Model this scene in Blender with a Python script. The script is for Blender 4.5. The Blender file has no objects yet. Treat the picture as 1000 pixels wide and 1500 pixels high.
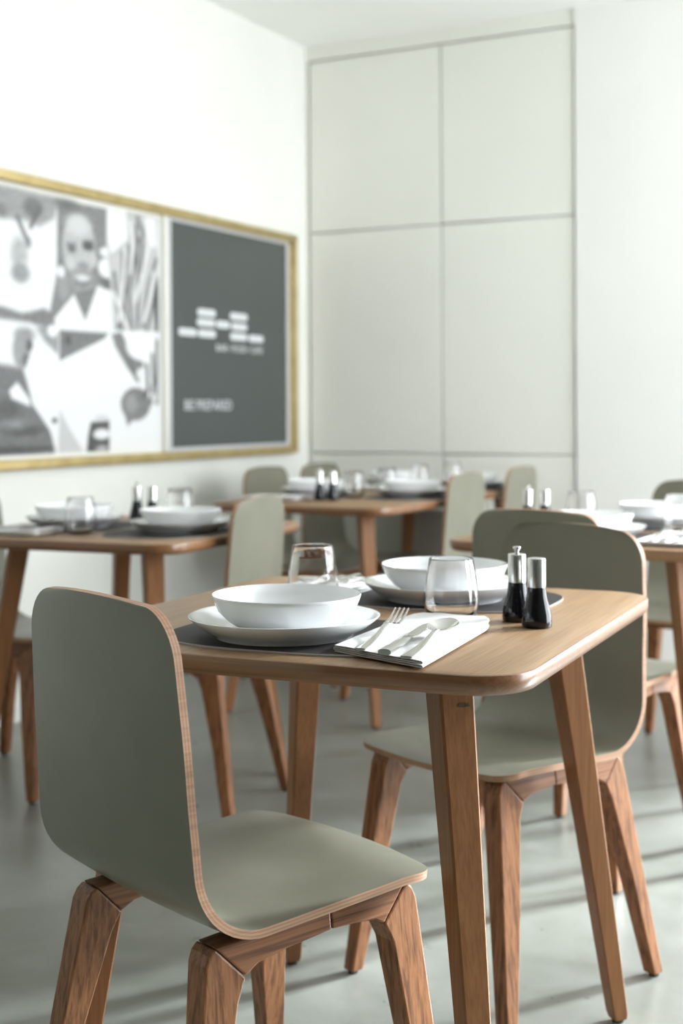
import bpy, bmesh, math, random
import numpy as np
from mathutils import Vector, Matrix
random.seed(7)
S = bpy.context.scene
COL = S.collection
R = math.radians

# ------------------------------------------------------------------ camera
CAM_H = 1.063
YAW = 27.3          # camera looks this far left of the room's long axis (+Y)
ROLL = 0.3
cd = bpy.data.cameras.new('camera')
cam = bpy.data.objects.new('camera', cd)
COL.objects.link(cam)
cd.sensor_fit = 'VERTICAL'
cd.sensor_height = 36.0
cd.sensor_width = 24.0
cd.lens = 48.0
cd.shift_y = -148.0 / 1500.0
cd.clip_start = 0.05
cam.matrix_world = (Matrix.Translation((0, 0, CAM_H)) @ Matrix.Rotation(R(YAW), 4, 'Z')
                    @ Matrix.Rotation(R(90), 4, 'X') @ Matrix.Rotation(R(-ROLL), 4, 'Z'))
cd.dof.use_dof = True
cd.dof.focus_distance = 1.74
cd.dof.aperture_fstop = 3.9
S.camera = cam

# ------------------------------------------------------------------ light
S.view_settings.view_transform = 'Standard'
S.view_settings.look = 'None'
S.view_settings.gamma = 1.0
S.view_settings.use_curve_mapping = False
S.view_settings.exposure = 0.17

world = bpy.data.worlds.new('overcast_sky')
S.world = world
world.use_nodes = True
bg = world.node_tree.nodes['Background']
bg.inputs[0].default_value = (0.90, 0.955, 1.0, 1)
bg.inputs[1].default_value = 11.0

# hazy low sun entering through the back right windows
sl = bpy.data.lights.new('hazy_sun', 'SUN')
sl.energy = 23.0
sl.angle = R(13)
sl.color = (0.86, 0.95, 1.0)
sun = bpy.data.objects.new('hazy_sun', sl)
COL.objects.link(sun)
SUN_EL = R(23)
sun.rotation_euler = Vector((-0.565 * math.cos(SUN_EL), -0.825 * math.cos(SUN_EL), -math.sin(SUN_EL))).to_track_quat('-Z', 'Y').to_euler()

# windows of the room: (wall, from, to, sill, head)
WIN_RIGHT = [(2.45, 3.45), (3.55, 4.55), (4.65, 5.65)]
WIN_BACK = [(0.55, 1.08), (1.16, 1.70)]
SILL, HEAD = 0.25, 2.62
XR = 1.75           # right wall
YB = 5.757          # back wall
XL = -3.158         # left wall
YF = -3.5           # wall behind the camera
ZC = 2.81


def portal(name, loc, rot, sx, sy):
    l = bpy.data.lights.new(name, 'AREA')
    l.shape = 'RECTANGLE'
    l.size, l.size_y = sx, sy
    l.cycles.is_portal = True
    o = bpy.data.objects.new(name, l)
    o.location = loc
    o.rotation_euler = rot
    COL.objects.link(o)


for a, b in WIN_RIGHT:
    portal('window_daylight', (XR + 0.02, (a + b) / 2, (SILL + HEAD) / 2), (0, R(90), 0), HEAD - SILL, b - a)
for a, b in WIN_BACK:
    portal('window_daylight', ((a + b) / 2, YB + 0.02, (SILL + HEAD) / 2), (R(-90), 0, 0), b - a, HEAD - SILL)


# ------------------------------------------------------------------ helpers
def prop(o, label=None, cat=None, group=None, kind=None):
    if label: o['label'] = label
    if cat: o['category'] = cat
    if group: o['group'] = group
    if kind: o['kind'] = kind
    return o


def link(name, me, parent=None):
    o = bpy.data.objects.new(name, me)
    COL.objects.link(o)
    if parent: o.parent = parent
    return o


def empty(name, loc=(0, 0, 0), rz=0.0):
    o = bpy.data.objects.new(name, None)
    o.empty_display_size = 0.1
    COL.objects.link(o)
    o.location = loc
    o.rotation_euler = (0, 0, rz)
    return o


def mesh(name, verts, faces, mats, fm=None, smooth=True, sharp=None, bevel=None, recalc=True):
    """a mesh datablock; sharp = angle (deg) above which an edge stays hard"""
    bm = bmesh.new()
    vs = [bm.verts.new(v) for v in verts]
    bm.verts.ensure_lookup_table()
    for i, f in enumerate(faces):
        try:
            fc = bm.faces.new([vs[k] for k in f])
        except ValueError:
            continue
        fc.material_index = fm[i] if fm else 0
    return finish(name, bm, mats, smooth, sharp, bevel, recalc)


def finish(name, bm, mats, smooth=True, sharp=None, bevel=None, recalc=True):
    if recalc: bmesh.ops.recalc_face_normals(bm, faces=bm.faces)
    if bevel:
        w, seg, ang = bevel
        ed = [e for e in bm.edges if len(e.link_faces) == 2 and e.calc_face_angle(0) > R(ang)]
        bmesh.ops.bevel(bm, geom=ed, offset=w, segments=seg, profile=0.5, affect='EDGES', clamp_overlap=True)
    for f in bm.faces: f.smooth = smooth
    if sharp is not None:
        for e in bm.edges:
            if len(e.link_faces) == 2 and e.calc_face_angle(0) > R(sharp): e.smooth = False
    me = bpy.data.meshes.new(name)
    bm.to_mesh(me)
    bm.free()
    for m in (mats if isinstance(mats, (list, tuple)) else [mats]): me.materials.append(m)
    return me


def box_bm(bm, x0, x1, y0, y1, z0, z1):
    v = [bm.verts.new((x, y, z)) for z in (z0, z1) for y in (y0, y1) for x in (x0, x1)]
    for f in ((0, 1, 3, 2), (4, 6, 7, 5), (0, 4, 5, 1), (1, 5, 7, 3), (3, 7, 6, 2), (2, 6, 4, 0)):
        bm.faces.new([v[i] for i in f])


def box(name, x0, x1, y0, y1, z0, z1, mat, parent=None, bev=None):
    bm = bmesh.new()
    box_bm(bm, x0, x1, y0, y1, z0, z1)
    return link(name, finish(name, bm, mat, False if not bev else True, 40, bev), parent)


def lathe(profile, n, mats, name, fm=None, squash=None, sharp=40):
    """closed or open profile of (r, z); r = 0 points become poles"""
    verts, rings = [], []
    for r, z in profile:
        if r < 1e-6:
            rings.append([len(verts)])
            verts.append((0, 0, z))
        else:
            rg = []
            for k in range(n):
                a = 2 * math.pi * k / n
                q = squash(a, r, z) if squash else (r * math.cos(a), r * math.sin(a), z)
                rg.append(len(verts))
                verts.append(q)
            rings.append(rg)
    faces, fmi = [], []
    for i in range(len(rings) - 1):
        A, B = rings[i], rings[i + 1]
        if len(A) == 1 and len(B) == 1: continue
        for k in range(n):
            k2 = (k + 1) % n
            if len(A) == 1: f = (A[0], B[k], B[k2])
            elif len(B) == 1: f = (A[k], A[k2], B[0])
            else: f = (A[k], A[k2], B[k2], B[k])
            faces.append(f)
            fmi.append(fm[i] if fm else 0)
    return mesh(name, verts, faces, mats, fmi, True, sharp)


def loft(sections, cap=True):
    """sections: list of equal-length closed point loops -> verts, faces"""
    n = len(sections[0])
    v = [p for s in sections for p in s]
    f = []
    for i in range(len(sections) - 1):
        for k in range(n):
            k2 = (k + 1) % n
            f.append((i * n + k, i * n + k2, (i + 1) * n + k2, (i + 1) * n + k))
    if cap:
        f.append(tuple(range(n - 1, -1, -1)))
        f.append(tuple((len(sections) - 1) * n + k for k in range(n)))
    return v, f


def copy_tree(o, parent=None):
    c = o.copy()
    COL.objects.link(c)
    c.parent = parent
    for ch in list(o.children):
        copy_tree(ch, c)
    return c


# ------------------------------------------------------------------ materials
def new_mat(name, base, rough=0.5, metal=0.0, **kw):
    m = bpy.data.materials.new(name)
    m.use_nodes = True
    nt = m.node_tree
    b = nt.nodes['Principled BSDF']
    b.inputs['Base Color'].default_value = (*base, 1)
    b.inputs['Roughness'].default_value = rough
    b.inputs['Metallic'].default_value = metal
    for k, v in kw.items(): b.inputs[k].default_value = v
    return m, nt, b


def noise(nt, vec, scale, detail=4, rough=0.55, dist=0.0):
    n = nt.nodes.new('ShaderNodeTexNoise')
    n.inputs['Scale'].default_value = scale
    n.inputs['Detail'].default_value = detail
    n.inputs['Roughness'].default_value = rough
    n.inputs['Distortion'].default_value = dist
    nt.links.new(vec, n.inputs['Vector'])
    return n.outputs['Fac']


def ramp(nt, fac, stops):
    r = nt.nodes.new('ShaderNodeValToRGB')
    el = r.color_ramp.elements
    while len(el) < len(stops): el.new(0.5)
    for e, (p, c) in zip(el, stops):
        e.position = p
        e.color = (*c, 1) if len(c) == 3 else c
    nt.links.new(fac, r.inputs['Fac'])
    return r.outputs['Color']


def coords(nt, scale=(1, 1, 1), rnd=True):
    tc = nt.nodes.new('ShaderNodeTexCoord')
    out = tc.outputs['Object']
    if rnd:
        oi = nt.nodes.new('ShaderNodeObjectInfo')
        ml = nt.nodes.new('ShaderNodeMath')
        ml.operation = 'MULTIPLY'
        ml.inputs[1].default_value = 11.0
        nt.links.new(oi.outputs['Random'], ml.inputs[0])
        ad = nt.nodes.new('ShaderNodeVectorMath')
        ad.operation = 'ADD'
        nt.links.new(out, ad.inputs[0])
        nt.links.new(ml.outputs[0], ad.inputs[1])
        out = ad.outputs[0]
    mp = nt.nodes.new('ShaderNodeMapping')
    mp.inputs['Scale'].default_value = scale
    nt.links.new(out, mp.inputs['Vector'])
    return mp.outputs['Vector']


def mixc(nt, fac, a, b, mode='MIX'):
    m = nt.nodes.new('ShaderNodeMix')
    m.data_type = 'RGBA'
    m.blend_type = mode
    if hasattr(fac, 'node'): nt.links.new(fac, m.inputs[0])
    else: m.inputs[0].default_value = fac
    for v, i in ((a, 6), (b, 7)):
        if hasattr(v, 'node'): nt.links.new(v, m.inputs[i])
        else: m.inputs[i].default_value = (*v, 1)
    return m.outputs[2]


def bump(nt, b, fac, strength, dist=0.002):
    n = nt.nodes.new('ShaderNodeBump')
    n.inputs['Strength'].default_value = strength
    n.inputs['Distance'].default_value = dist
    nt.links.new(fac, n.inputs['Height'])
    nt.links.new(n.outputs['Normal'], b.inputs['Normal'])


def wood(name, light, dark, axis, rough=0.45, pore=0.5, fine=1.0):
    """grain running along axis ('x','y','z') of the object"""
    m, nt, b = new_mat(name, light, rough, 0.0, **{'Specular IOR Level': 0.35})
    sc = {'x': (1.2, 22, 22), 'y': (22, 1.2, 22), 'z': (22, 22, 1.2)}[axis]
    sc = tuple(s * fine if s > 2 else s for s in sc)
    v = coords(nt, sc)
    broad = noise(nt, v, 0.55, 3, 0.5, 0.6)
    lines = noise(nt, v, 2.2, 5, 0.65, 0.3)
    sc2 = {'x': (5, 260, 260), 'y': (260, 5, 260), 'z': (260, 260, 5)}[axis]
    v2 = coords(nt, sc2)
    fine_n = noise(nt, v2, 1.0, 2, 0.6)
    mid = tuple((a + c) / 2 for a, c in zip(light, dark))
    c1 = ramp(nt, broad, [(0.3, mid), (0.7, light)])
    c2 = ramp(nt, lines, [(0.38, dark), (0.55, light)])
    col = mixc(nt, pore, c1, c2)
    c3 = ramp(nt, fine_n, [(0.35, (0.62, 0.58, 0.55)), (0.6, (1, 1, 1))])
    col = mixc(nt, 0.55, col, c3, 'MULTIPLY')
    nt.links.new(col, b.inputs['Base Color'])
    bump(nt, b, fine_n, 0.12, 0.0006)
    return m


OAK_L, OAK_D = (0.295, 0.128, 0.047), (0.30, 0.165, 0.082)
M_TOP = wood('tabletop_oak', (0.335, 0.210, 0.113), (0.245, 0.144, 0.073), 'y', 0.42, 0.35)
M_TOPX = wood('tabletop_oak_cross', (0.335, 0.210, 0.113), (0.245, 0.144, 0.073), 'x', 0.42, 0.35)
M_EDGE = wood('table_edge_oak', (0.27, 0.125, 0.052), (0.19, 0.08, 0.032), 'x', 0.35, 0.4)
_e = M_EDGE.node_tree.nodes['Principled BSDF']
_e.inputs['Coat Weight'].default_value = 0.7
_e.inputs['Coat Roughness'].default_value = 0.18
M_TLEG = wood('table_leg_beech', OAK_L, (0.205, 0.083, 0.029), 'z', 0.42, 0.4)
M_CLEG = wood('chair_leg_oak', (0.35, 0.152, 0.064), (0.11, 0.040, 0.015), 'z', 0.4, 0.75, 2.6)
M_CRAIL = wood('chair_rail_oak', (0.31, 0.132, 0.056), (0.095, 0.034, 0.013), 'y', 0.4, 0.75, 2.6)
M_PLYA = wood('plywood_light_ply', (0.47, 0.285, 0.18), (0.38, 0.225, 0.14), 'y', 0.5, 0.3)
M_PLYB = wood('plywood_dark_ply', (0.38, 0.215, 0.13), (0.30, 0.165, 0.10), 'y', 0.5, 0.3)


def laminate():
    m, nt, b = new_mat('grey_laminate', (0.23, 0.23, 0.195), 0.4)
    v = coords(nt, (1, 1, 1))
    n1 = noise(nt, v, 6, 4, 0.6)
    c = ramp(nt, n1, [(0.3, (0.172, 0.165, 0.122)), (0.7, (0.198, 0.190, 0.143))])
    nt.links.new(c, b.inputs['Base Color'])
    n2 = noise(nt, v, 9, 3, 0.6)
    r = ramp(nt, n2, [(0.3, (0.30,) * 3), (0.7, (0.38,) * 3)])
    nt.links.new(r, b.inputs['Roughness'])
    b.inputs['Specular IOR Level'].default_value = 0.5
    return m


M_LAM = laminate()


def plaster(name, base, var=0.03, rough=0.85, sc=1.2):
    m, nt, b = new_mat(name, base, rough)
    v = coords(nt, (1, 1, 1), False)
    n1 = noise(nt, v, sc, 5, 0.6, 0.4)
    lo = tuple(max(0, c - var) for c in base)
    hi = tuple(min(1, c + var) for c in base)
    nt.links.new(ramp(nt, n1, [(0.3, lo), (0.7, hi)]), b.inputs['Base Color'])
    n2 = noise(nt, v, 40, 4, 0.6)
    bump(nt, b, n2, 0.08, 0.002)
    return m


M_WALL = plaster('white_plaster', (0.82, 0.812, 0.775), 0.02)
M_WALL_L = plaster('green_white_plaster', (0.73, 0.73, 0.68), 0.025)
M_PANEL = plaster('painted_panel', (0.80, 0.795, 0.73), 0.02, 0.6)
M_GAP = plaster('panel_joint', (0.62, 0.62, 0.57), 0.02)
M_CEIL = plaster('ceiling_paint', (0.89, 0.885, 0.85), 0.02)
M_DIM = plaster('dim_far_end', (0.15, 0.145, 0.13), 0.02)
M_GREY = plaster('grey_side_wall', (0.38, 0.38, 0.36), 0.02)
M_CREAM, _, _ = new_mat('cream_mount', (0.72, 0.71, 0.65), 0.5)
M_WFRAME, _, _ = new_mat('window_frame_paint', (0.75, 0.76, 0.76), 0.4)


def concrete():
    m, nt, b = new_mat('polished_concrete', (0.3, 0.3, 0.27), 0.35)
    v = coords(nt, (1, 1, 1), False)
    n1 = noise(nt, v, 1.1, 6, 0.62, 0.6)
    n2 = noise(nt, v, 7.0, 6, 0.7, 0.3)
    c1 = ramp(nt, n1, [(0.28, (0.165, 0.169, 0.142)), (0.5, (0.225, 0.230, 0.202)), (0.74, (0.30, 0.308, 0.28))])
    c2 = ramp(nt, n2, [(0.3, (0.8, 0.8, 0.78)), (0.65, (1.08, 1.08, 1.08))])
    col = mixc(nt, 0.8, c1, c2, 'MULTIPLY')
    n3 = noise(nt, v, 45, 2, 0.5)
    spk = ramp(nt, n3, [(0.22, (0.35, 0.35, 0.35)), (0.27, (1, 1, 1))])
    col = mixc(nt, 0.7, col, spk, 'MULTIPLY')
    nt.links.new(col, b.inputs['Base Color'])
    r = ramp(nt, n2, [(0.3, (0.26,) * 3), (0.7, (0.40,) * 3)])
    nt.links.new(r, b.inputs['Roughness'])
    bump(nt, b, n2, 0.05, 0.002)
    return m


M_FLOOR = concrete()
M_PORC, _, _b = new_mat('white_porcelain', (0.86, 0.865, 0.87), 0.12)
_b.inputs['Coat Weight'].default_value = 0.4
M_STEEL, _, _ = new_mat('polished_steel', (0.62, 0.61, 0.59), 0.09, 1.0)
M_BRUSH, _, _ = new_mat('brushed_steel', (0.72, 0.71, 0.69), 0.24, 1.0)
M_BLACK, _, _ = new_mat('black_gloss', (0.006, 0.006, 0.008), 0.07)
M_DARK_BOX = plaster('dark_area_grey_green', (0.46, 0.47, 0.41), 0.01, 0.5)  # tone of the box added to fill the dark area under the long table
M_RUBBER, _, _ = new_mat('black_glide', (0.02, 0.02, 0.02), 0.6)


def leather():
    m, nt, b = new_mat('dark_leather', (0.03, 0.027, 0.028), 0.6, 0.0, **{'Specular IOR Level': 0.3})
    v = coords(nt)
    n1 = noise(nt, v, 220, 3, 0.6)
    n2 = noise(nt, v, 8, 3, 0.5)
    nt.links.new(ramp(nt, n2, [(0.3, (0.022, 0.018, 0.018)), (0.7, (0.033, 0.028, 0.028))]), b.inputs['Base Color'])
    bump(nt, b, n1, 0.25, 0.0008)
    return m


M_LEATH = leather()
M_LEDGE, _, _ = new_mat('leather_cut_edge', (0.42, 0.38, 0.36), 0.7)


def linen():
    m, nt, b = new_mat('white_linen', (0.80, 0.79, 0.78), 0.9)
    v = coords(nt)
    n1 = noise(nt, v, 500, 2, 0.5)
    bump(nt, b, n1, 0.2, 0.0006)
    return m


M_LINEN = linen()
M_HEM, _, _ = new_mat('linen_hem', (0.55, 0.5, 0.47), 0.9)
M_GLASS, _, _ = new_mat('clear_glass', (1, 1, 1), 0.0, 0.0, **{'Transmission Weight': 1.0, 'IOR': 1.48})


def brass():
    m, nt, b = new_mat('aged_brass', (0.62, 0.47, 0.20), 0.36, 0.75)
    v = coords(nt)
    n1 = noise(nt, v, 14, 4, 0.6)
    nt.links.new(ramp(nt, n1, [(0.3, (0.44, 0.33, 0.14)), (0.7, (0.58, 0.46, 0.23))]), b.inputs['Base Color'])
    return m


M_BRASS = brass()
M_SILVER, _, _ = new_mat('silver_strip', (0.62, 0.63, 0.66), 0.35, 0.5)
M_BOARD, _, _ = new_mat('slate_poster_under_glass', (0.030, 0.039, 0.040), 0.3, 0.0, **{'Coat Weight': 1.0, 'Coat Roughness': 0.06})
M_INK, _, _ = new_mat('white_print', (0.60, 0.62, 0.62), 0.5)
M_STAMP, _, _ = new_mat('grey_ink_stamp', (0.10, 0.085, 0.06), 0.7)

# ------------------------------------------------------------------ the room
def struct(name, boxes, mat):
    bm = bmesh.new()
    for b_ in boxes: box_bm(bm, *b_)
    o = link(name, finish(name, bm, mat, False))
    o['kind'] = 'structure'
    return o


T = 0.2
floor = struct('floor', [(XL - T, XR + T, YF - T, YB + T, -0.1, 0.0)], M_FLOOR)
ceiling = struct('ceiling', [(XL - T, XR + T, YF - T, YB + T, ZC, ZC + 0.1)], M_CEIL)
wall_left = struct('wall_left', [(XL - T, XL, YF - T, YB + T, 0, ZC)], M_WALL_L)
wall_front = struct('wall_front', [(XL, XR, YF - T, YF, 0, ZC)], M_DIM)
base_left = struct('baseboard_left', [(XL, XL + 0.012, YF, YB - 0.03, 0.0, 0.055)], M_WALL_L)


def pierced(lo, hi, wins, mk):
    out = [mk(lo, hi, 0, SILL), mk(lo, hi, HEAD, ZC)]
    e = lo
    for a, b in wins:
        out.append(mk(e, a, SILL, HEAD))
        e = b
    out.append(mk(e, hi, SILL, HEAD))
    return out


wall_right = struct('wall_right', pierced(YF, YB, WIN_RIGHT, lambda a, b, z0, z1: (XR, XR + T, a, b, z0, z1)), M_GREY)
PX0, PX1, PX2 = -3.138, -2.452, -1.822
PZ = [0.03, 0.864, 1.914, 2.736]
wall_back = struct('wall_back', pierced(PX2 + 0.006, XR, WIN_BACK, lambda a, b, z0, z1: (a, b, YB - 0.012, YB + T, z0, z1)), M_WALL)
trim_1 = struct('trim_1', [(XL, PX2 + 0.006, YB, YB + 0.06, PZ[3] + 0.006, ZC), (XL, PX0 - 0.006, YB, YB + 0.06, 0, PZ[3] + 0.006)], M_PANEL)
recess = box('panel_recess', XL, PX2 + 0.006, YB + 0.022, YB + T, 0, ZC, M_GAP, wall_back)
for c, (xa, xb) in enumerate(((PX0, PX1), (PX1, PX2))):
    for r_ in range(3):
        g = 0.0035
        box('panel', xa + g, xb - g, YB - 0.001 * ((c + r_) % 2), YB + 0.021, PZ[r_] + g, PZ[r_ + 1] - g, M_PANEL, wall_back, (0.002, 1, 40))
for i, (a, b) in enumerate(WIN_RIGHT):
    f = 0.05
    w = struct('window_%d' % (i + 1), [(XR + .05, XR + .11, a, a + f, SILL, HEAD), (XR + .05, XR + .11, b - f, b, SILL, HEAD),
               (XR + .05, XR + .11, a + f, b - f, SILL, SILL + f), (XR + .05, XR + .11, a + f, b - f, HEAD - f, HEAD)], M_WFRAME)
for i, (a, b) in enumerate(WIN_BACK):
    f = 0.05
    w = struct('window_%d' % (i + 4), [(a, a + f, YB + .05, YB + .11, SILL, HEAD), (b - f, b, YB + .05, YB + .11, SILL, HEAD),
               (a + f, b - f, YB + .05, YB + .11, SILL, SILL + f), (a + f, b - f, YB + .05, YB + .11, HEAD - f, HEAD)], M_WFRAME)

# ------------------------------------------------------------------ picture on the left wall
PY0, PY1, PZ0, PZ1 = 2.62, 5.612, 0.866, 1.888
pic = prop(empty('framed_picture', (XL, (PY0 + PY1) / 2, PZ0)),
           'wide brass framed picture of a photo collage beside a dark poster on white wall', 'picture')
inv = Matrix.Translation((-XL, -(PY0 + PY1) / 2, -PZ0))


def pbox(name, y0, y1, z0, z1, d0, d1, mat, parent=None, bev=None):
    o = box(name, XL + d0, XL + d1, y0, y1, z0, z1, mat, None, bev)
    o.data.transform(inv)
    o.parent = parent or pic
    return o


bw, bd = 0.036, 0.036


def bar(name, pts_):
    """mitred frame bar from a plan loop (y, z) with a bevelled top"""
    v = [(XL + 0.001, y, z) for y, z in pts_] + [(XL + bd, y, z) for y, z in pts_]
    f = [(0, 1, 2, 3), (4, 5, 6, 7)] + [(k, (k + 1) % 4, 4 + (k + 1) % 4, 4 + k) for k in range(4)]
    me = mesh(name, v, f, M_BRASS, bevel=(0.004, 2, 40), sharp=50)
    me.transform(inv)
    return link(name, me, pic)


bar('frame_bar', [(PY0, PZ1), (PY1, PZ1), (PY1 - bw, PZ1 - bw), (PY0 + bw, PZ1 - bw)])
bar('frame_bar', [(PY0, PZ0), (PY1, PZ0), (PY1 - bw, PZ0 + bw), (PY0 + bw, PZ0 + bw)])
bar('frame_bar', [(PY1, PZ0), (PY1, PZ1), (PY1 - bw, PZ1 - bw), (PY1 - bw, PZ0 + bw)])
bar('frame_bar', [(PY0, PZ0), (PY0, PZ1), (PY0 + bw, PZ1 - bw), (PY0 + bw, PZ0 + bw)])
pbox('backing', PY0 + bw, PY1 - bw, PZ0 + bw, PZ1 - bw, 0.001, 0.008, M_CREAM)
pbox('divider', 4.536, 4.566, PZ0 + bw, PZ1 - bw, 0.008, 0.022, M_CREAM, None, (0.003, 2, 40))
BY0, BY1, BZ0, BZ1 = 4.592, 5.530, 0.918, 1.838
s_ = 0.018
pbox('silver_strip', BY0 - s_, BY1 + s_, BZ1, BZ1 + s_, 0.008, 0.018, M_SILVER)
pbox('silver_strip', BY0 - s_, BY1 + s_, BZ0 - s_, BZ0, 0.008, 0.018, M_SILVER)
pbox('silver_strip', BY0 - s_, BY0, BZ0, BZ1, 0.008, 0.018, M_SILVER)
pbox('silver_strip', BY1, BY1 + s_, BZ0, BZ1, 0.008, 0.018, M_SILVER)
poster = pbox('poster', BY0, BY1, BZ0, BZ1, 0.008, 0.012, M_BOARD)
poster['label'] = 'dark slate poster with white dashes and lettering'


def pill(y0, y1, z, h):
    v, n = [], 8
    r_ = h / 2
    for k in range(n + 1):
        a = -math.pi / 2 + math.pi * k / n
        v.append((y1 - r_ + r_ * math.cos(a), z + r_ * math.sin(a)))
    for k in range(n + 1):
        a = math.pi / 2 + math.pi * k / n
        v.append((y0 + r_ + r_ * math.cos(a), z + r_ * math.sin(a)))
    m_ = len(v)
    vv = [(XL + 0.012, y, zz) for y, zz in v] + [(XL + 0.0128, y, zz) for y, zz in v]
    f = [tuple(range(m_)), tuple(range(m_, 2 * m_))] + [(k, (k + 1) % m_, m_ + (k + 1) % m_, m_ + k) for k in range(m_)]
    me = mesh('printed_dash', vv, f, M_INK, smooth=False)
    me.transform(inv)
    return link('printed_dash', me, poster)


for y0, y1, z in ((4.788, 4.930, 1.480), (5.044, 5.190, 1.478), (4.784, 4.925, 1.438), (4.934, 5.043, 1.437), (5.055, 5.187, 1.434),
                  (4.648, 4.784, 1.392), (4.793, 4.930, 1.392), (5.046, 5.187, 1.390), (5.200, 5.328, 1.388)):
    pill(y0, y1, z, 0.032)


def lettering(name, txt, mat, width, height, mw, parent, depth=0.0008):
    """text as a thin mesh: fitted to width x height, mapped by the matrix mw (x along the line, y up, z out)"""
    cu = bpy.data.curves.new(name, 'FONT')
    cu.body = txt
    cu.extrude = depth / 2
    cu.resolution_u = 2
    tmp = bpy.data.objects.new(name, cu)
    COL.objects.link(tmp)
    dg = bpy.context.evaluated_depsgraph_get()
    me = bpy.data.meshes.new_from_object(tmp.evaluated_get(dg))
    bpy.data.objects.remove(tmp)
    xs = [v.co.x for v in me.vertices]
    ys = [v.co.y for v in me.vertices]
    sx, sy = width / (max(xs) - min(xs)), height / (max(ys) - min(ys))
    for v in me.vertices:
        v.co = Vector(((v.co.x - min(xs)) * sx, (v.co.y - min(ys)) * sy, v.co.z))
    me.transform(mw)
    me.materials.clear()
    me.materials.append(mat)
    return link(name, me, parent)


wm = Matrix(((0, 0, 1, 0), (1, 0, 0, 0), (0, 1, 0, 0), (0, 0, 0, 1)))     # x->Y, y->Z, z->X


def wall_text(txt, y0, z0, w_, h_):
    return lettering('lettering', txt, M_INK, w_, h_, inv @ Matrix.Translation((XL + 0.0125, y0, z0)) @ wm, poster)


wall_text('BAR', 4.935, 1.322, 0.088, 0.030)
wall_text('\u2022', 5.036, 1.332, 0.010, 0.010)
wall_text('FOOD', 5.060, 1.322, 0.122, 0.030)
wall_text('\u2022', 5.195, 1.332, 0.010, 0.010)
wall_text('CAFE', 5.218, 1.322, 0.102, 0.030)
wall_text('BE', 4.692, 1.070, 0.068, 0.042)
wall_text('PREPARED', 4.780, 1.070, 0.277, 0.042)

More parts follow.
